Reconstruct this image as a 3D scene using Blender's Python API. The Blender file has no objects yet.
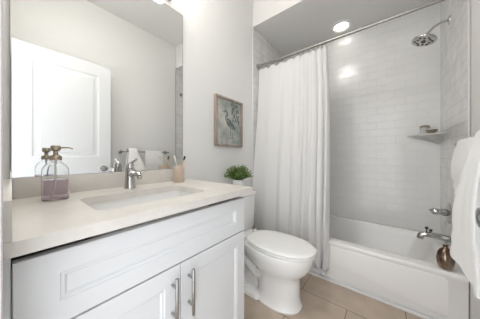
import bpy, bmesh, math, random
from mathutils import Vector, Matrix
random.seed(7)
S = bpy.context.scene
COL = S.collection
PI = math.pi

# ---------------------------------------------------------------- camera, world, exposure
cam_d = bpy.data.cameras.new('camera'); cam = bpy.data.objects.new('camera', cam_d); COL.objects.link(cam)
cam_d.sensor_width = 36; cam_d.lens = 36*182.3/480; cam_d.clip_start = 0.01
cam_d.shift_y = -3/480
cam.location = (1.14, 0.0, 1.03); cam.rotation_euler = (PI/2, 0, math.atan(146/182.3))
S.camera = cam
w = bpy.data.worlds.new('daylight'); S.world = w; w.use_nodes = True
w.node_tree.nodes['Background'].inputs[0].default_value = (0.93, 0.96, 1.0, 1)
w.node_tree.nodes['Background'].inputs[1].default_value = 0.86
S.view_settings.view_transform = 'Standard'; S.view_settings.look = 'None'
S.view_settings.gamma = 1; S.view_settings.use_curve_mapping = False
S.view_settings.exposure = 1.78
LAMP = 2.6          # strength of the glass shades over the mirror
CEIL_FILL = 13.5         # strength of the unseen fill lamp added on the ceiling
S.cycles.max_bounces = 12

# ---------------------------------------------------------------- materials
def mat(name, col, rough=0.5, metal=0.0, **k):
    m = bpy.data.materials.new(name); m.use_nodes = True
    b = m.node_tree.nodes['Principled BSDF']
    b.inputs['Base Color'].default_value = (*col, 1); b.inputs['Roughness'].default_value = rough
    b.inputs['Metallic'].default_value = metal
    for kk, v in k.items(): b.inputs[kk.replace('_', ' ')].default_value = v
    return m
def nodes(m): return m.node_tree.nodes, m.node_tree.links, m.node_tree.nodes['Principled BSDF']
def noisy(m, c1, c2, scale=20, detail=4, bump=0.0, stretch=(1,1,1), lo=0.35, hi=0.65, dist=0.002):
    n, l, b = nodes(m)
    tc = n.new('ShaderNodeTexCoord'); mp = n.new('ShaderNodeMapping'); mp.inputs['Scale'].default_value = stretch
    l.new(tc.outputs['Object'], mp.inputs[0])
    t = n.new('ShaderNodeTexNoise'); t.inputs['Scale'].default_value = scale; t.inputs['Detail'].default_value = detail
    l.new(mp.outputs[0], t.inputs['Vector'])
    r = n.new('ShaderNodeValToRGB'); r.color_ramp.elements[0].position = lo; r.color_ramp.elements[1].position = hi
    r.color_ramp.elements[0].color = (*c1, 1); r.color_ramp.elements[1].color = (*c2, 1)
    l.new(t.outputs['Fac'], r.inputs[0]); l.new(r.outputs[0], b.inputs['Base Color'])
    if bump:
        bp = n.new('ShaderNodeBump'); bp.inputs['Strength'].default_value = bump; bp.inputs['Distance'].default_value = dist
        l.new(t.outputs['Fac'], bp.inputs['Height']); l.new(bp.outputs[0], b.inputs['Normal'])
    return m
def brick(m, axes, bw, bh, mortar, c1, c2, cm, off=0.5, origin=(0,0), bump=0.5, wav=0.0, veins=0.0):
    n, l, b = nodes(m)
    g = n.new('ShaderNodeNewGeometry'); sp = n.new('ShaderNodeSeparateXYZ'); l.new(g.outputs['Position'], sp.inputs[0])
    cb = n.new('ShaderNodeCombineXYZ')
    for i, a in enumerate(axes):
        ad = n.new('ShaderNodeMath'); ad.operation = 'SUBTRACT'; ad.inputs[1].default_value = origin[i]
        l.new(sp.outputs['XYZ'.index(a)], ad.inputs[0]); l.new(ad.outputs[0], cb.inputs[i])
    t = n.new('ShaderNodeTexBrick'); l.new(cb.outputs[0], t.inputs['Vector'])
    t.offset = off; t.inputs['Scale'].default_value = 1
    t.inputs['Brick Width'].default_value = bw; t.inputs['Row Height'].default_value = bh
    t.inputs['Mortar Size'].default_value = mortar; t.inputs['Mortar Smooth'].default_value = 0.3
    t.inputs['Color1'].default_value = (*c1, 1); t.inputs['Color2'].default_value = (*c2, 1); t.inputs['Mortar'].default_value = (*cm, 1)
    no = n.new('ShaderNodeTexNoise'); no.inputs['Scale'].default_value = 9; no.inputs['Detail'].default_value = 5
    l.new(g.outputs['Position'], no.inputs['Vector'])
    col = t.outputs['Color']
    if veins:
        mx = n.new('ShaderNodeMix'); mx.data_type = 'RGBA'; mx.blend_type = 'MULTIPLY'; mx.inputs[0].default_value = veins
        r = n.new('ShaderNodeValToRGB'); r.color_ramp.elements[0].position = 0.35; r.color_ramp.elements[1].position = 0.65
        r.color_ramp.elements[0].color = (0.72, 0.70, 0.68, 1); r.color_ramp.elements[1].color = (1, 1, 1, 1)
        l.new(no.outputs['Fac'], r.inputs[0]); l.new(col, mx.inputs[6]); l.new(r.outputs[0], mx.inputs[7]); col = mx.outputs[2]
    l.new(col, b.inputs['Base Color'])
    bp = n.new('ShaderNodeBump'); bp.inputs['Strength'].default_value = bump; bp.inputs['Distance'].default_value = 0.002
    bp.invert = True
    l.new(t.outputs['Fac'], bp.inputs['Height'])
    if wav:
        b2 = n.new('ShaderNodeBump'); b2.inputs['Strength'].default_value = wav; b2.inputs['Distance'].default_value = 0.01
        l.new(no.outputs['Fac'], b2.inputs['Height']); l.new(b2.outputs[0], bp.inputs['Normal'])
    l.new(bp.outputs[0], b.inputs['Normal'])
    return m

M = {}
M['wall'] = noisy(mat('wall_paint', (0.7, 0.69, 0.67), 0.6), (0.755, 0.75, 0.735), (0.77, 0.765, 0.75), 60, bump=0.05)
M['ceiling'] = mat('ceiling_paint', (0.80, 0.79, 0.77), 0.7)
M['trimwhite'] = mat('trim_paint', (0.78, 0.78, 0.78), 0.4)
M['door'] = mat('door_paint', (0.72, 0.725, 0.735), 0.4)
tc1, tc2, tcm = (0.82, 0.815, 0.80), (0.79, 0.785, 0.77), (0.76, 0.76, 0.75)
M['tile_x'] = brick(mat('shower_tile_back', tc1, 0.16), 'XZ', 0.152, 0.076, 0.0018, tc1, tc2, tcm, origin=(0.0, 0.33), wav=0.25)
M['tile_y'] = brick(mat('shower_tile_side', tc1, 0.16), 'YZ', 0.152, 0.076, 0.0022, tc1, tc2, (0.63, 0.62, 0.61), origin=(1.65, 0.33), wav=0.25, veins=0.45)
M['floor'] = brick(mat('floor_tile', (0.5, 0.42, 0.35), 0.35), 'XY', 0.61, 0.305, 0.0025, (0.55, 0.45, 0.36), (0.52, 0.425, 0.34), (0.16, 0.12, 0.10),
                   origin=(0.325-0.305, 1.405-0.305*5), bump=0.3, veins=0.5)
M['stone'] = noisy(mat('quartz', (0.7, 0.65, 0.58), 0.3), (0.65, 0.62, 0.575), (0.71, 0.68, 0.635), 14, 6)
M['cab'] = mat('cabinet_paint', (0.74, 0.75, 0.76), 0.35)
M['cabdark'] = mat('cabinet_gap', (0.10, 0.10, 0.10), 0.7)
M['porc'] = mat('porcelain', (0.88, 0.875, 0.86), 0.12, Coat_Weight=0.3)
M['seat'] = mat('seat_plastic', (0.88, 0.875, 0.86), 0.25)
M['tub'] = mat('tub_enamel', (0.88, 0.87, 0.85), 0.15)
M['chrome'] = mat('chrome', (0.52, 0.515, 0.51), 0.10, 1)
M['nickel'] = noisy(mat('brushed_nickel', (0.55, 0.54, 0.52), 0.3, 1), (0.36, 0.35, 0.34), (0.45, 0.44, 0.42), 40, stretch=(1, 1, 12))
M['bronze'] = noisy(mat('bronze_glaze', (0.2, 0.14, 0.1), 0.18, 1), (0.16, 0.11, 0.08), (0.42, 0.34, 0.28), 12)
M['pump'] = mat('aged_nickel_pump', (0.42, 0.36, 0.28), 0.3, 1)
M['mirror'] = mat('mirror_silver', (0.90, 0.91, 0.90), 0.0, 1)
M['glass'] = mat('clear_glass', (0.97, 0.98, 0.98), 0.02, Transmission_Weight=1.0, IOR=1.2)
M['soap'] = mat('lilac_soap', (0.80, 0.66, 0.76), 0.08, Transmission_Weight=0.9, IOR=1.15)
M['frost'] = mat('frosted_peach_glass', (0.92, 0.80, 0.70), 0.35, Transmission_Weight=0.7, IOR=1.3)
M['white'] = mat('white_plastic', (0.82, 0.82, 0.80), 0.3)
M['black'] = mat('black_bristle', (0.015, 0.015, 0.015), 0.6)
M['bamboo'] = noisy(mat('bamboo', (0.62, 0.42, 0.2), 0.5), (0.58, 0.38, 0.18), (0.70, 0.50, 0.27), 30, stretch=(1, 1, .1))
M['tip'] = mat('tube_grey', (0.6, 0.6, 0.6), 0.4)
M['pot'] = mat('white_ceramic', (0.85, 0.85, 0.84), 0.3)
M['soil'] = mat('dark_soil', (0.02, 0.018, 0.012), 0.9)
M['leaf'] = noisy(mat('leaf_green', (0.1, 0.2, 0.04), 0.5), (0.02, 0.055, 0.01), (0.22, 0.34, 0.07), 30, lo=0.3, hi=0.7)
M['towel'] = noisy(mat('terry_white', (0.80, 0.79, 0.77), 0.95, Sheen_Weight=0.3), (0.78, 0.77, 0.75), (0.83, 0.82, 0.80), 260, bump=0.5, dist=0.004)
M['woodframe'] = noisy(mat('washed_wood', (0.5, 0.38, 0.3), 0.5), (0.24, 0.185, 0.155), (0.40, 0.33, 0.28), 25, stretch=(1, 1, .15))
M['canvas'] = noisy(mat('print_ground', (0.5, 0.5, 0.46), 0.6), (0.27, 0.30, 0.28), (0.56, 0.54, 0.49), 9, 6)
M['heron'] = noisy(mat('heron_grey', (0.2, 0.22, 0.21), 0.6), (0.05, 0.065, 0.06), (0.24, 0.26, 0.24), 30)
M['leafy'] = noisy(mat('print_leaves', (0.1, 0.12, 0.1), 0.6), (0.06, 0.08, 0.07), (0.17, 0.20, 0.18), 30)
M['reed'] = noisy(mat('reed_paint', (0.3, 0.33, 0.3), 0.6), (0.24, 0.29, 0.28), (0.42, 0.43, 0.39), 30)
M['stone2'] = noisy(mat('shelf_marble', (0.66, 0.65, 0.63), 0.25), (0.55, 0.54, 0.52), (0.7, 0.69, 0.67), 12)
M['trimmetal'] = mat('satin_trim', (0.60, 0.58, 0.57), 0.35, 0.6)
M['lilac'] = mat('grey_embroidery', (0.62, 0.62, 0.63), 0.8)
M['pinkbead'] = mat('pale_bead', (0.7, 0.5, 0.42), 0.35)
def emis(name, col, st):
    m = mat(name, (0.9, 0.9, 0.9), 0.4); n, l, b = nodes(m)
    b.inputs['Emission Color'].default_value = (*col, 1); b.inputs['Emission Strength'].default_value = st; return m
M['lamp'] = emis('lit_glass', (1.0, 0.95, 0.87), LAMP)
M['ceil_fill'] = emis('ceiling_fill_glow', (1.0, 0.97, 0.92), CEIL_FILL)
M['can'] = emis('can_light_lens', (1.0, 0.97, 0.92), 2.6)
# curtain: woven white cloth that lets some light through
m = mat('curtain_cloth', (0.95, 0.945, 0.94), 0.9); n, l, b = nodes(m)
tr = n.new('ShaderNodeBsdfTranslucent'); tr.inputs[0].default_value = (0.9, 0.89, 0.88, 1)
mx = n.new('ShaderNodeMixShader'); mx.inputs[0].default_value = 0.35
l.new(b.outputs[0], mx.inputs[1]); l.new(tr.outputs[0], mx.inputs[2]); l.new(mx.outputs[0], n['Material Output'].inputs[0])
M['curtain'] = m

# ---------------------------------------------------------------- helpers
def BM(): return bmesh.new()
def box(bm, x0, x1, y0, y1, z0, z1, bev=0.0, seg=2):
    vs = [bm.verts.new((x, y, z)) for x in (x0, x1) for y in (y0, y1) for z in (z0, z1)]
    F = [(0,1,3,2),(4,6,7,5),(0,4,5,1),(2,3,7,6),(0,2,6,4),(1,5,7,3)]
    fs = [bm.faces.new([vs[i] for i in f]) for f in F]
    if bev: bmesh.ops.bevel(bm, geom=list({e for f in fs for e in f.edges}), offset=bev, segments=seg, profile=0.5, affect='EDGES')
    return bm
def loft(bm, rings, cap0=True, cap1=True, closed=True):
    R = [[bm.verts.new(p) for p in r] for r in rings]
    n = len(R[0])
    for a, b in zip(R, R[1:]):
        for i in range(n if closed else n-1):
            j = (i+1) % n; bm.faces.new((a[i], a[j], b[j], b[i]))
    if cap0: bm.faces.new(R[0][::-1])
    if cap1: bm.faces.new(R[-1])
    return bm
def tube(bm, pts, r, n=12, caps=True):
    pts = [Vector(p) for p in pts]; rr = r if isinstance(r, (list, tuple)) else [r]*len(pts)
    rings = []; prev = None
    for i, p in enumerate(pts):
        t = (pts[min(i+1, len(pts)-1)] - pts[max(i-1, 0)]).normalized()
        if prev is None:
            a = Vector((0,0,1)) if abs(t.z) < 0.9 else Vector((1,0,0))
            u = t.cross(a).normalized()
        else: u = (prev - t*prev.dot(t)).normalized()
        prev = u; v = t.cross(u)
        rings.append([p + (u*math.cos(2*PI*k/n) + v*math.sin(2*PI*k/n))*rr[i] for k in range(n)])
    return loft(bm, rings, caps, caps)
def lathe(bm, c, prof, n=32, axis=(0,0,1), caps=True):
    ax = Vector(axis).normalized(); a = Vector((1,0,0)) if abs(ax.x) < 0.9 else Vector((0,1,0))
    u = (a - ax*a.dot(ax)).normalized(); v = ax.cross(u); c = Vector(c)
    rings = [[c + ax*h + (u*math.cos(2*PI*k/n) + v*math.sin(2*PI*k/n))*max(r, 1e-5) for k in range(n)] for r, h in prof]
    return loft(bm, rings, caps, caps)
def smoothpath(P, k=6):
    P = [Vector(p) for p in P]; out = []
    for i in range(len(P)-1):
        p0 = P[max(i-1,0)]; p1 = P[i]; p2 = P[i+1]; p3 = P[min(i+2,len(P)-1)]
        for j in range(k):
            t = j/k
            out.append(0.5*((2*p1)+(p2-p0)*t+(2*p0-5*p1+4*p2-p3)*t*t+(3*p1-p0-3*p2+p3)*t**3))
    out.append(P[-1]); return out
def prism(bm, poly, axis, a, b, bev=0):
    """poly: 2D outline; axis 'x','y','z' gives extrusion direction from a to b"""
    def P(q, h): return {'x': (h, q[0], q[1]), 'y': (q[0], h, q[1]), 'z': (q[0], q[1], h)}[axis]
    n0 = len(bm.faces)
    A = [bm.verts.new(P(q, a)) for q in poly]; B = [bm.verts.new(P(q, b)) for q in poly]
    n = len(poly); fs = [bm.faces.new(A[::-1]), bm.faces.new(B)]
    for i in range(n): fs.append(bm.faces.new((A[i], A[(i+1)%n], B[(i+1)%n], B[i])))
    if bev:
        es = list(fs[0].edges) + list(fs[1].edges)
        bmesh.ops.bevel(bm, geom=es, offset=bev, segments=3, profile=0.5, affect='EDGES')
    return bm
def rrect(cx, cy, hx, hy, r, n=6):
    out = []
    for (sx, sy, a0) in ((1,1,0), (-1,1,PI/2), (-1,-1,PI), (1,-1,3*PI/2)):
        for k in range(n+1):
            a = a0 + PI/2*k/n
            out.append((cx + sx*(hx-r) + r*math.cos(a), cy + sy*(hy-r) + r*math.sin(a)))
    return out
def obj(name, bm, m, parent=None, smooth=True, angle=40):
    bmesh.ops.recalc_face_normals(bm, faces=bm.faces)
    if parent is not None:
        loc = Vector((0,0,0)); p = parent
        while p is not None: loc += p.location; p = p.parent
        bmesh.ops.translate(bm, verts=bm.verts, vec=-loc)
    me = bpy.data.meshes.new(name); bm.to_mesh(me); bm.free()
    if m: me.materials.append(M[m] if isinstance(m, str) else m)
    o = bpy.data.objects.new(name, me); COL.objects.link(o)
    if parent is not None: o.parent = parent
    if smooth:
        me.polygons.foreach_set('use_smooth', [True]*len(me.polygons))
        me.set_sharp_from_angle(angle=math.radians(angle))
    return o
def tag(o, label, cat, group=None):
    o['label'] = label; o['category'] = cat
    if group: o['group'] = group
    return o
def thing(name, loc, label, cat, group=None):
    o = bpy.data.objects.new(name, None); COL.objects.link(o); o.location = loc; o.empty_display_size = 0.05
    return tag(o, label, cat, group)
def struct(name, bm, m, parent=None, **k):
    o = obj(name, bm, m, parent, **k)
    if parent is None: o['kind'] = 'structure'
    return o

W, YB, YF, ZC, ZA = 1.52, 2.40, 1.65, 2.80, 2.45      # room width, back wall, tub front, ceilings
RIM = 0.333
# ---------------------------------------------------------------- room shell
struct('floor', box(BM(), -0.1, W+0.1, -0.14, YF+0.02, -0.05, 0.0), 'floor', smooth=False)
struct('ceiling', box(BM(), -0.1, W+0.1, -0.14, YF, ZC, ZC+0.05), 'ceiling', smooth=False)
struct('wall_left', box(BM(), -0.1, 0, -0.14, YF, 0, ZC), 'wall', smooth=False)
struct('wall_right', box(BM(), W, W+0.1, -0.14, YF, 0, ZC), 'wall', smooth=False)
b = BM(); box(b, 0, 0.635, -0.14, -0.027, 0, ZC); box(b, 1.435, W, -0.14, -0.027, 0, ZC); box(b, 0.635, 1.435, -0.14, -0.027, 2.07, ZC)
struct('wall_front', b, 'wall', smooth=False)
struct('wall_alcove_back', box(BM(), -0.1, W+0.1, YB, YB+0.1, 0, ZA), 'tile_x', smooth=False)
struct('wall_alcove_left', box(BM(), -0.1, 0, YF, YB, 0, ZA), 'tile_y', smooth=False)
struct('wall_alcove_right', box(BM(), W, W+0.1, YF, YB, 0, ZA), 'tile_y', smooth=False)
struct('ceiling_alcove', box(BM(), -0.1, W+0.1, YF, YB+0.1, ZA, ZC+0.05), 'ceiling', smooth=False)
b = BM(); box(b, 0.600, 0.668, -0.0265, -0.0105, 0, 2.13, .003); box(b, 1.42, 1.50, -0.0265, -0.0105, 0, 2.13, .003); box(b, 0.669, 1.419, -0.0265, -0.0105, 2.062, 2.13, .003)
struct('trim_1', b, 'wall')
struct('trim_2', box(BM(), 1.508, W-0.0005, YF-0.014, YF-0.002, RIM, ZA-.002, .003), 'trimmetal')
struct('trim_3', box(BM(), 0.0005, 0.010, YF-0.014, YF-0.002, 0.0, ZA-.002, .003), 'trimwhite')
struct('trim_4', box(BM(), 0.03, 1.49, 1.628, 1.640, 0.0005, 0.022, .004), 'trimwhite')

# recessed can light over the tub
t = thing('recessed_light', (0.76, 2.24, ZA), 'round white recessed light set in the low ceiling over the tub', 'ceiling light')
obj('trim_ring', lathe(BM(), (0.76, 2.24, ZA-0.001), [(0.068, 0), (0.105, 0), (0.101, -0.010), (0.078, -0.014), (0.068, -0.006)], 40, caps=False), 'white', t)
obj('lens', lathe(BM(), (0.76, 2.24, ZA-0.002), [(0.0, 0), (0.067, 0), (0.060, -0.006), (0, -0.008)], 32, caps=False), 'can', t)

# ---------------------------------------------------------------- bathtub
b = BM()
cx, cy = W/2, (YF+YB)/2
x0, x1, y0, y1 = 0.003, W-0.003, YF-0.006, YB-0.003
hx, hy = (x1-x0)/2, (y1-y0)/2; cx = (x0+x1)/2; cy = (y0+y1)/2
icy = cy + 0.012
spec = [(cx, cy, hx, hy-0.010, 0.008, 0.0), (cx, cy, hx, hy-0.008, 0.008, RIM-0.045), (cx, cy, hx, hy-0.001, 0.008, RIM-0.035), (cx, cy, hx, hy, 0.008, RIM-0.012),
        (cx, cy, hx-0.003, hy-0.003, 0.010, RIM-0.003), (cx, cy, hx-0.012, hy-0.012, 0.012, RIM),
        (cx, icy, hx-0.060, hy-0.060, 0.11, RIM), (cx, icy, hx-0.072, hy-0.068, 0.11, RIM-0.010), (cx, icy, hx-0.085, hy-0.078, 0.11, RIM-0.06),
        (cx, icy, hx-0.13, hy-0.11, 0.12, 0.13), (cx, icy, hx-0.17, hy-0.15, 0.12, 0.075), (cx, icy, hx-0.24, hy-0.22, 0.10, 0.06)]
loft(b, [[(p[0], p[1], z) for p in rrect(a, c, d, e, r, 8)] for a, c, d, e, r, z in spec], True, True)
tub = thing('bathtub', (cx, cy, 0), 'white alcove bathtub below the glossy tiled shower walls', 'bathtub')
obj('basin', b, 'tub', tub)
b = BM(); fl = [(q[0], q[1]) for q in rrect(0.76, 0.172, 0.675, 0.122, 0.030, 8)]
prism(b, fl, 'y', y0+0.0095, y0+0.0035, 0.0025)
obj('apron_panel', b, 'tub', tub)
obj('overflow_plate', lathe(BM(), (1.447, 2.08, 0.25), [(0, 0.010), (0.03, 0.008), (0.034, 0.0)], 24, axis=(-1, 0, 0.12)), 'chrome', tub)

# ---------------------------------------------------------------- countertop (with sink cut-out)
CT, CB = 0.865, 0.835
top = thing('countertop', (0.29, 0.39, CB), 'beige quartz vanity countertop with backsplash around the sink', 'countertop')
b = BM()
sx, sy, shx, shy = 0.335, 0.375, 0.138, 0.215
outer = [(0.002, -0.026), (0.58, -0.026), (0.58, 0.811), (0.002, 0.811)]
inner = rrect(sx, sy, shx, shy, 0.045, 8)
def ring_prism(b, outer, inner, z0, z1):
    k = len(inner)
    def arc(p):
        return p
    # connect the two outlines through four corner sectors
    V = {}
    for z in (z0, z1):
        V[z] = ([b.verts.new((*p, z)) for p in outer], [b.verts.new((*p, z)) for p in inner])
        O, I = V[z]
        # order of inner: ++, -+, --, +-  each k/4 points
        q = k//4
        oc = [2, 3, 0, 1]     # outer vertices for ++, -+, --, +-
        for s in range(4):
            o = O[oc[s]]; pts = I[s*q:(s+1)*q]
            for i in range(q-1): b.faces.new((o, pts[i], pts[i+1]))
            nx = O[oc[(s+1)%4]]; b.faces.new((o, pts[-1], I[((s+1)*q) % k], nx))
    O0, I0 = V[z0]; O1, I1 = V[z1]
    for i in range(4): b.faces.new((O0[i], O0[(i+1)%4], O1[(i+1)%4], O1[i]))
    for i in range(k): b.faces.new((I0[i], I0[(i+1)%k], I1[(i+1)%k], I1[i]))
ring_prism(b, outer, inner, CB, CT)
obj('slab', b, 'stone', top)
obj('backsplash', box(BM(), 0.002, 0.022, 0.0005, 0.762, CT, 0.945, .0015), 'stone', top)
obj('side_splash', box(BM(), 0.002, 0.575, -0.026, 0.0, CT, 0.945, .0015), 'stone', top)
# undermount basin
b = BM()
rings = []
for d, r, z in [(0.004, 0.048, CB), (0.004, 0.048, CB-0.02), (0.0, 0.05, CB-0.06), (-0.015, 0.05, CB-0.11), (-0.05, 0.05, CB-0.135), (-0.11, 0.03, CB-0.142)]:
    rings.append([(p[0], p[1], z) for p in rrect(sx, sy, shx+d, shy+d, r, 6)])
out = []
for d, r, z in [(-0.10, 0.03, CB-0.155), (-0.04, 0.05, CB-0.150), (-0.004, 0.05, CB-0.12), (0.012, 0.04, CB-0.06), (0.016, 0.032, CB-0.012), (0.03, 0.03, CB-0.010), (0.03, 0.03, CB-0.0005), (0.004, 0.03, CB-0.0005)]:
    out.append([(p[0], p[1], z) for p in rrect(sx, sy, shx+d, shy+d, r, 6)])
loft(b, out + rings, True, True)
sink = thing('sink', (sx, sy, CB-0.155), 'white rectangular undermount sink set below the vanity countertop', 'sink')
obj('bowl', b, 'porc', sink)
obj('drain', lathe(BM(), (sx, sy, CB-0.142), [(0.0, 0.004), (0.018, 0.004), (0.024, 0.002), (0.026, 0.0)], 24, caps=False), 'chrome', sink)

# ---------------------------------------------------------------- vanity cabinet
van = thing('vanity_cabinet', (0.27, 0.39, 0), 'white vanity cabinet with long false drawer front above two doors', 'cabinet')
b = BM(); box(b, 0.003, 0.518, -0.025, 0.79, 0.09, 0.655); box(b, 0.003, 0.46, -0.02, 0.785, 0.0, 0.09)
box(b, 0.003, 0.020, -0.025, 0.79, 0.655, CB-0.0015); box(b, 0.003, 0.518, -0.025, -0.005, 0.655, CB-0.0015); box(b, 0.003, 0.518, 0.772, 0.79, 0.655, CB-0.0015); box(b, 0.515, 0.518, -0.025, 0.79, 0.655, 0.796)
obj('carcass', b, 'cab', van, smooth=False)
obj('filler_strip', box(BM(), 0.5185, 0.532, -0.026, -0.002, 0.09, 0.832, .001), 'cab', van)
def panel_front(b, y0, y1, z0, z1, mg, mz=None):
    """overlay front with a routed step around a recessed centre field; face towards +x at x=.54"""
    mz = mz or mg; X = 0.540
    prof = [(0, 0, 0.519), (0, 0, X-0.0015), (0.0015, 0.0015, X), (mg, mz, X), (mg+0.003, mz+0.003, X-0.003), (mg+0.009, mz+0.009, X-0.0035), (mg+0.014, mz+0.014, X-0.009)]
    rings = [[(x, y0+a, z0+c), (x, y1-a, z0+c), (x, y1-a, z1-c), (x, y0+a, z1-c)] for a, c, x in prof]
    loft(b, rings, True, True); return b
obj('drawer_front', panel_front(BM(), 0.0, 0.787, 0.634, 0.808, 0.070, 0.052), 'cab', van, smooth=False)
for (a, c, hy_) in ((0.0, 0.3925, 0.359), (0.3955, 0.787, 0.428)):
    d = obj('door', panel_front(BM(), a, c, 0.10, 0.6285, 0.060), 'cab', van, smooth=False)
    b = BM(); z0, z1 = 0.432, 0.604
    tube(b, [(0.572, hy_, z0), (0.572, hy_, z0+.001), (0.572, hy_, z1-.001), (0.572, hy_, z1)], [0.0055, 0.0062, 0.0062, 0.0055], 14)
    for z in (z0+0.035, z1-0.035): tube(b, [(0.5405, hy_, z), (0.570, hy_, z)], 0.0052, 12)
    obj('handle', b, 'nickel', d)

# ---------------------------------------------------------------- mirror
mi = thing('wall_mirror', (0.002, 0.378, 0.947), 'large frameless wall mirror above the vanity backsplash', 'mirror')
obj('glass_sheet', box(BM(), 0.0012, 0.0062, -0.005, 0.7585, 0.947, 2.035, 0), 'mirror', mi, smooth=False)
b = BM()
box(b, 0.0010, 0.0070, 0.7587, 0.7607, 0.9465, 2.037); box(b, 0.0010, 0.0070, -0.007, -0.0052, 0.9465, 2.037); box(b, 0.0010, 0.0070, -0.007, 0.7607, 2.0352, 2.0370)
obj('edge', b, 'nickel', mi, smooth=False)

# ---------------------------------------------------------------- vanity light over the mirror
vl = thing('vanity_light', (0.0, 0.40, 2.10), 'chrome bar light with white glass shades above the mirror', 'wall lamp')
obj('back_plate', box(BM(), 0.001, 0.028, 0.13, 0.67, 2.075, 2.155, .006), 'chrome', vl)
for yy in (0.16, 0.40, 0.64):
    a = obj('arm', tube(BM(), smoothpath([(0.028, yy, 2.115), (0.075, yy, 2.118), (0.112, yy, 2.145), (0.118, yy, 2.19)], 5), 0.008, 10), 'chrome', vl)
    obj('shade', lathe(BM(), (0.118, yy, 2.195), [(0.0, 0.075), (0.03, 0.072), (0.050, 0.055), (0.060, 0.02), (0.060, -0.01), (0.052, -0.045), (0.030, -0.066), (0.0, -0.072)], 28, caps=False), 'lamp', vl)
obj('finial', lathe(BM(), (0.045, 0.60, 2.062), [(0, 0.012), (.010, .008), (.013, 0), (.010, -.008), (0, -.012)], 16, caps=False), 'lamp', vl)

# ---------------------------------------------------------------- toilet
TY = 1.21
to = thing('toilet', (0.40, TY, 0), 'white two piece toilet with closed lid beside the vanity', 'toilet')
def egg(xb, xf, hw, z, n=48, sq=2.3, bw=0.7, mid=0.52):
    """egg outline: rounded nose at xf, squarer back at xb"""
    out = []; xm = xb + (xf-xb)*mid
    for k in range(n):
        a = 2*PI*k/n; c, s_ = math.cos(a), math.sin(a)
        if c >= 0: x = xm + (xf-xm)*abs(c)**(2/2.1); y = hw*math.copysign(abs(s_)**(2/2.1), s_)
        else:
            x = xm - (xm-xb)*abs(c)**(2/3.2); y = hw*math.copysign(abs(s_)**(2/3.2), s_)
            t_ = (xm-x)/(xm-xb); y *= 1 - (1-bw)*t_**1.6
        out.append((x, TY+y, z))
    return out
b = BM()
loft(b, [egg(0.36, 0.696, 0.118, 0.0, bw=.95), egg(0.36, 0.698, 0.120, 0.010, bw=.95), egg(0.375, 0.688, 0.108, 0.022, bw=.95), egg(0.385, 0.682, 0.103, 0.08, bw=.9), egg(0.375, 0.684, 0.104, 0.17, bw=.9), egg(0.365, 0.688, 0.107, 0.205, bw=.88),
         egg(0.34, 0.706, 0.121, 0.228, bw=.8), egg(0.30, 0.733, 0.140, 0.255, bw=.78), egg(0.265, 0.757, 0.156, 0.290, bw=.78), egg(0.24, 0.770, 0.166, 0.335, bw=.8), egg(0.235, 0.775, 0.170, 0.372, bw=.8), egg(0.24, 0.771, 0.167, 0.380, bw=.8)])
# rear body under the tank, foot plate and trapway bulge
loft(b, [[(p[0], p[1], z) for p in rrect(a, TY, h, hw, .03, 5)] for a, h, hw, z in [(0.26, 0.17, 0.118, 0.0), (0.26, 0.17, 0.118, 0.022), (0.26, 0.16, 0.108, 0.034), (0.25, 0.13, 0.055, 0.05), (0.24, 0.14, 0.05, 0.25), (0.19, 0.14, 0.10, 0.33), (0.19, 0.145, 0.125, 0.375), (0.19, 0.145, 0.125, 0.383)]])
for s_ in (-1, 1):
    tube(b, smoothpath([(0.46, TY+s_*.05, 0.24), (0.40, TY+s_*.062, 0.17), (0.33, TY+s_*.066, 0.20), (0.26, TY+s_*.064, 0.24), (0.20, TY+s_*.06, 0.18), (0.19, TY+s_*.058, 0.06)], 5), 0.036, 14)
obj('bowl', b, 'porc', to, angle=50)
for s_ in (-1, 1):
    obj('bolt_cap', lathe(BM(), (0.30, TY+s_*0.090, 0.0335), [(0.013, 0), (0.013, 0.010), (0.009, 0.018), (0.0, 0.021)], 16, caps=False), 'porc', to)
def slab(rings): 
    b = BM(); loft(b, rings); return b
obj('seat', slab([egg(0.285, 0.786, 0.158, 0.3815, bw=.80), egg(0.281, 0.790, 0.162, 0.385, bw=.80), egg(0.281, 0.790, 0.162, 0.393, bw=.80), egg(0.286, 0.786, 0.158, 0.3965, bw=.80)]), 'seat', to)
obj('lid', slab([egg(0.286, 0.788, 0.160, 0.3985, bw=.80), egg(0.283, 0.791, 0.163, 0.402, bw=.80), egg(0.283, 0.791, 0.163, 0.409, bw=.80), egg(0.290, 0.784, 0.157, 0.4155, bw=.80), egg(0.31, 0.76, 0.135, 0.4185), egg(0.38, 0.68, 0.07, 0.420)]), 'seat', to)
for s_ in (-1, 1): obj('hinge', tube(BM(), [(0.272, TY+s_*.075-.02, 0.400), (0.272, TY+s_*.075+.02, 0.400)], 0.013, 12), 'seat', to)
b = BM(); loft(b, [[(p[0], p[1], z) for p in rrect(0.108, TY, hx_, hw, .03, 5)] for hx_, hw, z in [(0.080, 0.180, 0.386), (0.086, 0.192, 0.40), (0.089, 0.200, 0.55), (0.091, 0.206, 0.680)]])
obj('tank', b, 'porc', to)
b = BM(); loft(b, [[(p[0], p[1], z) for p in rrect(0.108, TY, hx_, hw, .03, 5)] for hx_, hw, z in [(0.094, 0.211, 0.681), (0.098, 0.216, 0.686), (0.098, 0.216, 0.706), (0.092, 0.210, 0.715), (0.07, 0.18, 0.718)]])
obj('tank_lid', b, 'porc', to)
b = BM(); lathe(b, (0.200, 1.065, 0.625), [(0.014, 0), (0.014, 0.010), (0.008, 0.014)], 16, axis=(1, 0, 0)); tube(b, [(0.218, 1.065, 0.625), (0.222, 1.10, 0.621), (0.222, 1.135, 0.617)], [0.006, 0.006, 0.009], 10)
obj('flush_lever', b, 'chrome', to)
b = BM(); tube(b, [(0.15, 1.36, 0.355), (0.15, 1.36, 0.386)], 0.009, 10)
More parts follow.
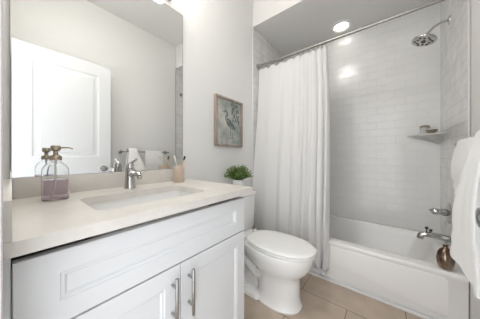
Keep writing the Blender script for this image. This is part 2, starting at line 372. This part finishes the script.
obj('tank_bolt', b, 'bamboo', to)

# ---------------------------------------------------------------- shower curtain rod and curtain
YR, ZR = 1.745, 2.05
rod = thing('curtain_rod', (0.76, YR, ZR), 'brushed metal shower curtain rod spanning the tub alcove', 'curtain rod')
obj('pole', tube(BM(), [(0.012, YR, ZR), (1.508, YR, ZR)], 0.0125, 16), 'nickel', rod)
for x, ax in ((0.0005, 1), (W-0.0005, -1)):
    obj('flange', lathe(BM(), (x, YR, ZR), [(0.030, 0), (0.030, 0.006), (0.020, 0.012), (0.017, 0.028), (0.0127, 0.03)], 24, axis=(ax, 0, 0)), 'nickel', rod)
ringx = [0.05, 0.10, 0.19, 0.29, 0.39, 0.465, 0.52, 0.57, 0.615, 0.655, 0.69, 0.715]
cu = thing('shower_curtain', (0.38, 1.70, 0.04), 'long white pleated shower curtain drawn to the left side of the tub', 'curtain')
NX, NZ = 260, 60
def fold(xn, z):
    """depth of the pleats; wide soft ones at left, tight ones gathered at right"""
    ph = 0.0
    a = 0.0035 + 0.023*xn**1.6
    f = 2*PI*(2.6*xn + 4.4*xn**3.0)
    k = (ZR - z)/2.0
    y = a*math.sin(f + 0.7*math.sin(2.1*k) + 0.3) + 0.18*a*math.sin(2.3*f + 1.7 + 1.2*k) + 0.006*math.sin(9*k + 14*xn)*k
    return y*(0.55 + 0.6*min(1, k*1.3))
b = BM(); G = []
for j in range(NZ+1):
    row = []
    tz = j/NZ
    for i in range(NX+1):
        xn = i/NX
        x = 0.015 + xn*(0.715 + 0.035*tz + 0.02*math.sin(PI*tz))
        sag = min(abs(x-r) for r in ringx)
        ztop = ZR - 0.035 - min(0.022, 7*sag*sag*2.2)
        zbot = 0.088 + 0.010*math.sin(7*xn)
        z = ztop + (zbot-ztop)*tz
        tt = max(0, min(1, (ZR-z)/1.6)); base = YR - (YR-1.612)*(tt*tt*(3-2*tt))
        x += 0.006*math.sin(2*PI*(2.6*xn+4.4*xn**3.0)*1.0 + 2)*(0.3+tz)
        row.append(b.verts.new((max(x, 0.012), min(base + fold(xn, z), 1.628 if z < 0.45 else 9), z)))
    G.append(row)
for j in range(NZ):
    for i in range(NX): b.faces.new((G[j][i], G[j][i+1], G[j+1][i+1], G[j+1][i]))
cloth = obj('cloth', b, 'curtain', cu, angle=180)
so = cloth.modifiers.new('thick', 'SOLIDIFY'); so.thickness = 0.0012
for x in ringx:
    b = BM(); n_ = 18
    tube(b, [(x, YR+0.019*math.cos(2*PI*k/n_), ZR-0.012+0.028*math.sin(2*PI*k/n_)) for k in range(n_+1)], 0.0022, 6, caps=False)
    obj('hook', b, 'nickel', cu)
# small grey embroidered sprig on the lower right hem
b = BM()
for k in range(9):
    zc = 0.09 + 0.022*k; 
    for s_ in (-1, 1):
        w_ = 0.018 - 0.0012*k
        c = Vector((0.735 + s_*w_*0.6, 1.555, zc)); 
        vs = [b.verts.new(c + Vector((s_*w_*math.cos(a)*.5, -0.0, 0.012*math.sin(a)))) for a in [2*PI*q/8 for q in range(8)]]
        r = bmesh.ops.extrude_face_region(b, geom=[b.faces.new(vs)])
        bmesh.ops.translate(b, verts=[v for v in r['geom'] if isinstance(v, bmesh.types.BMVert)], vec=(0, 0.002, 0))
emb = obj('embroidery', b, 'lilac', cu)
sw = emb.modifiers.new('lay', 'SHRINKWRAP'); sw.target = cloth; sw.wrap_method = 'PROJECT'; sw.use_project_y = True; sw.use_negative_direction = True; sw.use_positive_direction = True; sw.offset = 0.0015

# ---------------------------------------------------------------- shower fittings on the right wall
sh = thing('shower_head', (W, 2.09, 2.07), 'round chrome shower head on a bent arm high on the tiled wall', 'shower head')
obj('wall_flange', lathe(BM(), (W-0.0005, 2.09, 2.075), [(0.031, 0), (0.030, 0.006), (0.016, 0.011), (0.011, 0.013)], 24, axis=(-1, 0, 0)), 'chrome', sh)
arm = smoothpath([(W-0.008, 2.09, 2.075), (1.475, 2.09, 2.073), (1.435, 2.09, 2.055), (1.405, 2.09, 2.025), (1.392, 2.09, 2.008)], 5)
obj('arm', tube(BM(), arm, 0.0085, 12), 'chrome', sh)
hd = Vector((-0.30, -0.12, -1)).normalized()
h = obj('spray_head', lathe(BM(), (1.392, 2.09, 2.012), [(0.0, -0.004), (0.013, -0.002), (0.017, 0.010), (0.024, 0.018), (0.052, 0.026), (0.072, 0.034), (0.077, 0.042), (0.074, 0.050), (0.066, 0.053), (0.0, 0.054)], 40, axis=hd, caps=False), 'chrome', sh)
fc = Vector((1.392, 2.09, 2.012)) + hd*0.0545
u = hd.cross(Vector((0,1,0))).normalized(); v = hd.cross(u)
b = BM(); lathe(b, fc, [(0.0, 0.0), (0.016, 0.0), (0.015, 0.003), (0.0, 0.004)], 16, axis=hd, caps=False)
for k in range(12):
    a = 2*PI*k/12; c = fc + (u*math.cos(a)+v*math.sin(a))*(0.042 if k % 2 else 0.052)
    lathe(b, c, [(0.0085, -0.001), (0.007, 0.002), (0, 0.003)], 10, axis=hd)
obj('nozzle_face', b, mat('rubber_nozzle', (0.06, 0.06, 0.06), 0.5), h)
va = thing('shower_valve', (W, 2.10, 0.595), 'chrome shower valve with round plate and lever above the tub spout', 'tap')
obj('plate', lathe(BM(), (W-0.0005, 2.10, 0.595), [(0.080, 0), (0.080, 0.003), (0.072, 0.008), (0.040, 0.012), (0.030, 0.016)], 40, axis=(-1, 0, 0)), 'chrome', va)
b = BM(); lathe(b, (1.504, 2.10, 0.595), [(0.028, 0), (0.026, 0.025), (0.021, 0.030), (0.021, 0.045), (0.026, 0.050), (0.026, 0.070), (0.018, 0.080), (0.0, 0.082)], 24, axis=(-1, 0, 0))
tube(b, [(1.445, 2.10, 0.60), (1.428, 2.085, 0.606), (1.412, 2.06, 0.608)], [0.013, 0.010, 0.008], 10)
obj('lever', b, 'chrome', va)
sp = thing('tub_spout', (W, 2.08, 0.40), 'chrome tub spout below the shower valve', 'tap')
obj('spout_body', tube(BM(), smoothpath([(W-0.001, 2.08, 0.402), (1.49, 2.08, 0.402), (1.43, 2.08, 0.406), (1.385, 2.08, 0.404), (1.363, 2.08, 0.392), (1.356, 2.08, 0.366)], 4), [0.030]+[0.024]*6+[0.022]*6+[0.021]*8, 20), 'chrome', sp)
b = BM(); tube(b, [(1.395, 2.08, 0.424), (1.395, 2.08, 0.448)], [0.004, 0.004], 10); lathe(b, (1.395, 2.08, 0.446), [(0, 0), (0.010, 0.003), (0.012, 0.012), (0.006, 0.020), (0, 0.021)], 14, caps=False)
lathe(b, (1.415, 2.075, 0.438), [(0, -0.010), (0.010, 0.0), (0.009, 0.012), (0, 0.020)], 12, axis=(.5, 0, 1), caps=False)
obj('diverter_knob', b, mat('dark_knob', (0.03, 0.035, 0.03), 0.35), sp)

# corner shelf with jar and dish
shf = thing('corner_shelf', (W, YB, 1.15), 'triangular marble corner shelf in the tiled shower', 'shelf')
Zs = 1.231; g = 0.0008
X, Y = W-g, YB-g
def tri(a, z): return [(X, Y, z), (X-a, Y, z), (X-a*0.93, Y-a*0.10, z), (X-a*0.10, Y-a*0.93, z), (X, Y-a, z)]
b = BM(); loft(b, [tri(0.215, Zs-0.014), tri(0.218, Zs-0.010), tri(0.218, Zs-0.002), tri(0.215, Zs)])
obj('shelf_top', b, 'stone2', shf, smooth=False)
b = BM(); loft(b, [tri(0.012, Zs-0.088), tri(0.06, Zs-0.068), tri(0.17, Zs-0.024), tri(0.20, Zs-0.0142)])
obj('corbel', b, 'stone2', shf, smooth=False)
j = thing('jar', (1.415, 2.345, Zs), 'ribbed metal jar on the corner shelf, behind the dish', 'jar')
b = BM(); lathe(b, (1.415, 2.345, Zs+.0003), [(0.0, 0), (0.030, 0), (0.034, 0.008), (0.030, 0.018), (0.034, 0.028), (0.030, 0.038), (0.034, 0.048), (0.032, 0.058)], 28, caps=False)
obj('body', b, 'stone2', j)
obj('lid', lathe(BM(), (1.415, 2.345, Zs+.0585), [(0.034, 0), (0.036, 0.006), (0.030, 0.018), (0.010, 0.024), (0, 0.025)], 28, caps=False), 'pump', j)
d = thing('soap_dish', (1.452, 2.30, Zs), 'low silver dish holding white soap on the corner shelf', 'dish')
obj('bowl', lathe(BM(), (1.452, 2.295, Zs+.0003), [(0.0, 0), (0.020, 0), (0.022, 0.004), (0.034, 0.018), (0.040, 0.032), (0.038, 0.032), (0.030, 0.018), (0.0, 0.008)], 28, caps=False), 'pump', d)
tag(obj('soap_bar', box(BM(), 1.430, 1.474, 2.278, 2.312, Zs+.020, Zs+.042, .009, 4), 'white'), 'white soap bar lying in the silver dish', 'soap')

# bronze jug on the front corner of the tub rim
v = thing('bronze_vase', (1.425, 1.70, RIM), 'dark bronze pear shaped vase on the tub rim under the towels', 'vase')
VX, VY = 1.428, 1.680
VB = [(0.0, 0), (0.016, 0), (0.032, 0.008), (0.038, 0.028), (0.041, 0.050), (0.037, 0.075), (0.028, 0.095), (0.014, 0.107), (0.010, 0.113), (0.013, 0.121), (0.009, 0.121), (0.007, 0.110)]
obj('body', lathe(BM(), (VX, VY, RIM+.0005), [(r_, h_*1.2) for r_, h_ in VB], 32, caps=False), 'bronze', v)
b = BM()
for k, (dx, dy, dz) in enumerate([(0.018, 0.0, 0.139), (0.028, 0.004, 0.131), (0.030, -0.004, 0.148), (0.040, 0.0, 0.141)]):
    lathe(b, (VX+dx, VY+dy, RIM+dz), [(0, -0.008), (0.007, -0.003), (0.007, 0.003), (0, 0.008)], 10, caps=False)
tube(b, [(VX+0.006, VY, RIM+0.137), (VX+0.040, VY, RIM+0.141)], 0.0025, 8)
obj('bead_sprig', b, 'pinkbead', v)

# ---------------------------------------------------------------- soap dispenser
SX, SY = 0.160, 0.103
so_ = thing('soap_dispenser', (SX, SY, CT), 'clear glass soap dispenser of lilac soap with metal pump on the countertop', 'soap dispenser')
gl = [(0.0, 0), (0.033, 0), (0.0375, 0.004), (0.038, 0.012), (0.038, 0.105), (0.0365, 0.120), (0.030, 0.133), (0.020, 0.140), (0.016, 0.143), (0.016, 0.150)]
gi = [(0.0145, 0.150), (0.0145, 0.142), (0.019, 0.137), (0.028, 0.130), (0.0345, 0.118), (0.036, 0.104), (0.036, 0.012), (0.035, 0.007), (0.0, 0.006)]
obj('bottle', lathe(BM(), (SX, SY, CT+.0004), gl+gi, 36, caps=False), 'glass', so_)
obj('liquid', lathe(BM(), (SX, SY, CT+.0004), [(0.0, 0.0065), (0.0345, 0.0075), (0.0357, 0.013), (0.0357, 0.078), (0.0, 0.0785)], 36, caps=False), 'soap', so_)
obj('dip_tube', tube(BM(), smoothpath([(SX, SY, CT+0.150), (SX+.001, SY-.001, CT+0.08), (SX+.006, SY-.010, CT+0.012)], 5), 0.0035, 8), 'white', so_)
b = BM(); lathe(b, (SX, SY, CT+.1505), [(0.0, 0), (0.0165, 0), (0.0175, 0.004), (0.0175, 0.014), (0.015, 0.018), (0.010, 0.020), (0.007, 0.022), (0.007, 0.034), (0.011, 0.036), (0.0145, 0.039), (0.0145, 0.052), (0.012, 0.056), (0.0, 0.057)], 28, caps=False)
dr = Vector((0.45, 0.89, 0)).normalized(); c0 = Vector((SX, SY, CT+.198))
tube(b, smoothpath([c0, c0+dr*0.03+Vector((0,0,0.001)), c0+dr*0.045, c0+dr*0.050+Vector((0,0,-0.004))], 4), 0.0028, 10)
obj('pump', b, 'pump', so_)

# ---------------------------------------------------------------- faucet
FX, FY = 0.094, 0.385
fa = thing('faucet', (FX, FY, CT), 'chrome single lever faucet behind the sink', 'faucet')
obj('body', lathe(BM(), (FX, FY, CT+.0003), [(0.0, 0), (0.027, 0), (0.027, 0.004), (0.0250, 0.010), (0.0225, 0.05), (0.0210, 0.098), (0.0225, 0.103), (0.0, 0.104)], 32, caps=False), 'chrome', fa)
b = BM()
P = smoothpath([(FX, FY, CT+0.072), (FX+0.05, FY, CT+0.082), (FX+0.095, FY, CT+0.080), (FX+0.118, FY, CT+0.068)], 5)
tube(b, P, [0.0165]*6+[0.0150]*5+[0.0135]*5, 18)
sp_ = obj('spout', b, 'chrome', fa)
obj('aerator', lathe(BM(), P[-1]+Vector((-.002, 0, -0.004)), [(0.0, -.004), (0.0105, -.004), (0.0105, 0.008), (0.0, 0.009)], 18, axis=(0.35, 0, -1), caps=False), 'nickel', sp_)
b = BM(); lathe(b, (FX, FY, CT+.1045), [(0.0, 0), (0.0195, 0), (0.0195, 0.014), (0.016, 0.024), (0.0, 0.027)], 28, caps=False)
tube(b, smoothpath([(FX-0.004, FY, CT+0.120), (FX+0.015, FY+.004, CT+0.134), (FX+0.042, FY+.006, CT+0.146), (FX+0.062, FY+.007, CT+0.150)], 4), [0.010]*4+[0.0075]*5+[0.0065]*4, 12)
obj('lever', b, 'chrome', fa)
obj('lift_rod', tube(BM(), [(FX-0.030, FY, CT+0.0004), (FX-0.030, FY, CT+0.085), (FX-0.030, FY, CT+0.086), (FX-0.030, FY, CT+0.100)], [0.0025, 0.0025, 0.0055, 0.005], 10), 'chrome', fa)

# ---------------------------------------------------------------- cup and toothbrushes
CX, CY = 0.094, 0.673
cu_ = obj('tumbler', lathe(BM(), (CX, CY, CT+.0004), [(0.0, 0), (0.028, 0), (0.031, 0.003), (0.0365, 0.103), (0.0355, 0.1045), (0.034, 0.103), (0.0285, 0.008), (0.0, 0.007)], 32, caps=False), 'frost')
tag(cu_, 'frosted peach glass tumbler holding toothbrushes at the counter end', 'tumbler')
def brush(name_label, base, top_, bm_, brm, side):
    base = Vector(base); top_ = Vector(top_); d_ = (top_-base).normalized()
    t_ = thing('toothbrush', base, name_label, 'toothbrush', 'toothbrushes in the tumbler')
    L = (top_-base).length
    obj('brush_handle', tube(BM(), [base+d_*L*k for k in (0, .02, .4, .75, .82, .98, 1)], [0.003, 0.0045, 0.0045, 0.003, 0.0045, 0.0045, 0.003], 10), bm_, t_)
    b = BM(); s_ = Vector(side).normalized(); s_ = (s_ - d_*s_.dot(d_)).normalized(); q_ = d_.cross(s_)
    c1 = base+d_*L*.84; c2 = base+d_*L*.99
    ring = lambda c: [c+q_*.004+s_*.003, c-q_*.004+s_*.003, c-q_*.004+s_*.014, c+q_*.004+s_*.014]
    loft(b, [ring(c1), ring(c2)])
    obj('bristles', b, brm, t_, smooth=False)
brush('white toothbrush with pale bristles leaning left in the peach tumbler', (CX+.006, CY+.008, CT+.010), (CX-.005, CY-.030, CT+.170), 'white', 'white', (1, -.5, 0))
brush('bamboo toothbrush with black bristles leaning right in the peach tumbler', (CX-.008, CY-.008, CT+.010), (CX+.002, CY+.042, CT+.168), 'bamboo', 'black', (1, -.3, 0))

# ---------------------------------------------------------------- potted plant on the tank lid
PX, PY, PZ = 0.108, 1.265, 0.7185
pl = thing('potted_plant', (PX, PY, PZ), 'small bushy green plant in a white pot on the toilet tank', 'plant')
obj('pot', lathe(BM(), (PX, PY, PZ), [(0.0, 0), (0.036, 0), (0.040, 0.004), (0.053, 0.098), (0.055, 0.106), (0.050, 0.107), (0.046, 0.095), (0.0, 0.094)], 32, caps=False), 'pot', pl)
obj('soil', lathe(BM(), (PX, PY, PZ+0.0945), [(0.0, 0.010), (0.03, 0.006), (0.045, 0.0)], 20, caps=False), 'soil', pl)
b = BM()
for k in range(260):
    a = random.uniform(0, 2*PI); el = random.uniform(0.05, 1.0)**0.75*PI/2
    L = random.uniform(0.070, 0.122)
    dv = Vector((math.cos(a)*math.cos(el)*1.0, math.sin(a)*math.cos(el)*1.0, math.sin(el)*1.0+0.10))
    root = Vector((PX+math.cos(a)*.022, PY+math.sin(a)*.022, PZ+0.100)); tip = root+dv*L
    tip.x = max(tip.x, 0.010)
    tube(b, [root, (root+tip)/2+Vector((0,0,.006)), tip], 0.0009, 4, caps=False)
    for q in range(7):
        t_ = 0.35+0.65*q/6; c = root.lerp(tip, t_)+Vector((0,0,.004))
        ph = q*2.4+a; sd = Vector((math.cos(ph), math.sin(ph), 0.45)).normalized()
        up = dv.cross(sd).normalized(); ll = random.uniform(0.014, 0.023); ww = ll*.34
        vs = [c, c+sd*ll*.5+up*ww, c+sd*ll+Vector((0,0,-.001)), c+sd*ll*.5-up*ww]
        vs = [Vector((max(p.x, 0.004), p.y, p.z)) for p in vs]
        b.faces.new([b.verts.new(p) for p in vs])
fo = obj('foliage', b, 'leaf', pl, smooth=False)
md = fo.modifiers.new('thick', 'SOLIDIFY'); md.thickness = 0.0006

# ---------------------------------------------------------------- framed heron print
pf = thing('picture_frame', (0.0, 1.25, 1.34), 'wood framed grey print of a wading bird on the wall beyond the mirror', 'picture')
y0, y1, z0, z1 = 1.066, 1.432, 1.121, 1.560
b = BM(); fw = 0.018; fd = 0.030
box(b, 0.001, fd, y0, y0+fw, z0, z1, .002); box(b, 0.001, fd, y1-fw, y1, z0, z1, .002)
box(b, 0.001, fd, y0+fw, y1-fw, z0, z0+fw, .002); box(b, 0.001, fd, y0+fw, y1-fw, z1-fw, z1, .002)
obj('frame', b, 'woodframe', pf)
pr = obj('print', box(BM(), 0.002, 0.014, y0+fw+.001, y1-fw-.001, z0+fw+.001, z1-fw-.001), 'canvas', pf, smooth=False)
def flat(b, pts, x=0.0141, d=0.0012): prism(b, pts, 'x', x, x+d)
b = BM(); cy_, cz_ = 1.262, 1.335
body = [(cy_-.060, cz_+.035), (cy_-.030, cz_+.046), (cy_+.010, cz_+.030), (cy_+.048, cz_-.010), (cy_+.075, cz_-.055), (cy_+.040, cz_-.050), (cy_+.005, cz_-.045), (cy_-.035, cz_-.022), (cy_-.055, cz_+.002)]
flat(b, body)
neck = smoothpath([(cy_-.052, 0, cz_+.020), (cy_-.062, 0, cz_+.050), (cy_-.040, 0, cz_+.072), (cy_-.045, 0, cz_+.098), (cy_-.066, 0, cz_+.105), (cy_-.115, 0, cz_+.090)], 5)
wd = [0.012, .011, .010, .010, .009, .009, .008, .008, .008, .008, .007, .007, .007, .007, .007, .008, .009, .009, .008, .007, .006, .005, .004, .003, .002, .001]
L_, R_ = [], []
for i, p in enumerate(neck):
    t_ = (neck[min(i+1, len(neck)-1)]-neck[max(i-1, 0)]).normalized(); nn = Vector((-t_.z, 0, t_.x)); wv = wd[min(i, 25)]
    L_.append((p.x+nn.x*wv, p.z+nn.z*wv)); R_.append((p.x-nn.x*wv, p.z-nn.z*wv))
flat(b, L_+R_[::-1], 0.0143)
for o_ in (0, 0.02):
    flat(b, [(cy_+o_-.004, cz_-.04), (cy_+o_+.003, cz_-.04), (cy_+o_+.010, cz_-.135), (cy_+o_+.004, cz_-.135)], 0.0144)
    flat(b, [(cy_+o_-.014, cz_-.138), (cy_+o_+.022, cz_-.138), (cy_+o_+.006, cz_-.130)], 0.0142)
obj('bird', b, 'heron', pr, smooth=False)
b = BM()
for k in range(46):
    yy = random.uniform(y0+.03, y1-.03); hh = random.uniform(.03, .11); ln = random.uniform(-.02, .02)
    if k > 18: yy = random.uniform(cy_+.03, y1-.03); hh = random.uniform(.10, .34)
    zb = z0+.022; w_ = random.uniform(.002, .006); zt = min(zb+hh, z1-.025); yt = max(y0+.025, min(y1-.022, yy+ln))
    flat(b, [(yy-w_, zb), (yy+w_, zb), (yt+.001, zt), (yt-.001, zt)], 0.0141+.00002*k, 0.0004)
    if k > 26: flat(b, [(yt-.014, zt-.02), (yt, zt-.030), (yt+.012, zt-.008), (yt+.002, zt)], 0.0141+.00002*k+.00001, 0.0004)
obj('reeds', b, 'reed', pr, smooth=False)
b = BM()
for k in range(44):
    yy = random.uniform(cy_+.015, y1-.045); zz = random.uniform(cz_+.02, z1-.04); a = random.uniform(-.9, .9)+PI/2; l_ = random.uniform(.03, .06); w_ = l_*.22
    d_ = Vector((math.cos(a), math.sin(a))); q_ = Vector((-d_.y, d_.x)); c_ = Vector((yy, zz))
    P_ = [c_-d_*l_*.5, c_+q_*w_*.5, c_+d_*l_*.5, c_-q_*w_*.5]
    P_ = [(min(max(p.x, y0+.02), y1-.022), min(max(p.y, z0+.02), z1-.022)) for p in P_]
    flat(b, P_, 0.0152+.00001*k, 0.0003)
obj('leaf_cluster', b, 'leafy', pr, smooth=False)

# ---------------------------------------------------------------- towel bar and towels on right wall
TX, TZ = 1.427, 1.092
tb = thing('towel_bar', (W, 1.17, TZ), 'brushed metal towel bar on the right wall behind the door', 'towel bar')
for yy in (0.858, 1.465):
    b = BM(); lathe(b, (W-.0005, yy, TZ), [(0.026, 0), (0.026, 0.006), (0.016, 0.012)], 20, axis=(-1, 0, 0)); tube(b, [(W-.01, yy, TZ), (TX+.02, yy, TZ), (TX-.004, yy, TZ)], [0.009, .0095, .0105], 12)
    obj('post', b, 'nickel', tb)
obj('rail', tube(BM(), [(TX, 0.846, TZ), (TX, 1.477, TZ)], 0.008, 12), 'nickel', tb)
def towel(name, label, bx, bz, ya, yb, zf, zbk, rad, th, spread=0.0, seed=0, bulge=0.0, lean=0.0):
    """cloth laid over a rail: front fall, round over the rail, back fall"""
    rnd = random.Random(seed); prof = []
    nF = 22
    for k in range(nF+1): prof.append((-rad - lean*(nF-k)/nF - bulge*math.sin(PI*min(1, (nF-k)/nF*1.1))*1.0, zf + (bz-zf)*k/nF, (nF-k)/nF))
    for k in range(1, 8): a = PI - PI*k/8; prof.append((rad*math.cos(a), bz+rad*math.sin(a), 0))
    for k in range(0, 13): prof.append((rad*1.0, bz-(bz-zbk)*k/12, k/12*.4))
    NY = 34; b = BM(); G = []
    p1, p2, p3 = (rnd.uniform(0, 6) for _ in range(3))
    for (px, pz, dn) in prof:
        row = []
        for i in range(NY+1):
            t_ = i/NY
            yy = ya - spread*0.22*dn + (yb-ya+spread*dn)*t_
            ed = 1-math.exp(-min(t_, 1-t_)*30)
            front = px < rad*0.99
            wv = (0.004*math.sin(7*t_+p1+2*dn)+0.002*math.sin(17*t_+p2))*dn if front else 0
            if front and 0.70 < dn < 0.80: wv += 0.003
            zz = pz + (0.008*math.sin(5*t_+p3)*dn if front else 0)
            row.append(b.verts.new((bx+px*(0.94+0.06*ed)+wv, yy, zz)))
        G.append(row)
    for j in range(len(G)-1):
        for i in range(NY): b.faces.new((G[j][i], G[j][i+1], G[j+1][i+1], G[j+1][i]))
    t_ = thing(name, (bx, (ya+yb)/2, zf), label, 'towel')
    o = obj('cloth', b, 'towel', t_, angle=180)
    s_ = o.modifiers.new('thick', 'SOLIDIFY'); s_.thickness = th; s_.offset = 0
    bv = o.modifiers.new('soft', 'BEVEL'); bv.width = th*.35; bv.segments = 3; bv.limit_method = 'ANGLE'; bv.angle_limit = 1.0
    b = BM(); hz = zf+0.13; xx = bx - rad - th/2 - 0.0005 - bulge*math.sin(PI*0.9*.75)
    return t_, hz, xx
towel('hand_towel', 'short white hand towel on the rail, partly under the large bath towel', TX, TZ+.001, 1.125, 1.350, 0.835, 0.84, 0.0145, 0.010, 0.05, 3, 0.018)
towel('bath_towel', 'large thick white bath towel hanging in front of the hand towel', TX, TZ+.001, 0.915, 1.012, 0.615, 0.66, 0.037, 0.020, 0.235, 5, 0.016, 0.028)

# ---------------------------------------------------------------- open entry door, lying back towards the right wall
dr_ = struct('door_1', BM(), 'door') if False else None
DX0, DX1 = 1.362, 1.398
b = BM()
def door_face(b, X, sgn):
    pass
DY0, DY1, DZ0, DZ1 = -0.004, 0.712, 0.012, 2.045
box(b, DX0+.006, DX1-.006, DY0, DY1, DZ0, DZ1)
pan = [(0.105, 0.605, 1.02, 1.925), (0.105, 0.605, 0.20, 0.82)]
for X, s_ in ((DX0, 1), (DX1, -1)):
    a, c = (X, X+s_*.0065)
    lo, hi = min(a, c), max(a, c)
    box(b, lo, hi, DY0, pan[0][0], DZ0, DZ1); box(b, lo, hi, pan[0][1], DY1, DZ0, DZ1)
    box(b, lo, hi, pan[0][0], pan[0][1], DZ0, pan[1][2]); box(b, lo, hi, pan[0][0], pan[0][1], pan[1][3], pan[0][2]); box(b, lo, hi, pan[0][0], pan[0][1], pan[0][3], DZ1)
    for (a0, a1, c0, c1) in pan:
        pr_ = [(0.0, X+s_*.0062), (0.0, X+s_*.0002), (0.004, X+s_*.0002), (0.014, X+s_*.0052), (0.034, X+s_*.0056), (0.056, X+s_*.0012), (0.060, X+s_*.0012)]
        loft(b, [[(x_, a0+i_, c0+i_), (x_, a1-i_, c0+i_), (x_, a1-i_, c1-i_), (x_, a0+i_, c1-i_)] for i_, x_ in pr_], False, True)
do = struct('door_1', b, 'door', smooth=False)
b = BM()
for s_, X in ((-1, DX0), (1, DX1)):
    lathe(b, (X, 0.645, 0.895), [(0.033, 0), (0.032, 0.006), (0.014, 0.010), (0.011, 0.025), (0.017, 0.032), (0.024, 0.042), (0.026, 0.052), (0.021, 0.062), (0.0, 0.066)], 28, axis=(s_, 0, 0))
obj('door_knob', b, 'chrome', do)

# fill lamp added on the ceiling, out of view, to brighten the room
cl = thing('ceiling_fill_light', (0.50, 0.42, ZC), 'round flush fill lamp added out of view on the main ceiling', 'ceiling light')
obj('base', lathe(BM(), (0.50, 0.42, ZC-.0005), [(0.15, 0), (0.15, -0.025), (0.14, -0.03)], 32, caps=True), 'nickel', cl)
obj('diffuser', lathe(BM(), (0.50, 0.42, ZC-0.031), [(0.138, 0), (0.130, -0.03), (0.09, -0.05), (0.0, -0.06)], 32, caps=False), 'ceil_fill', cl)
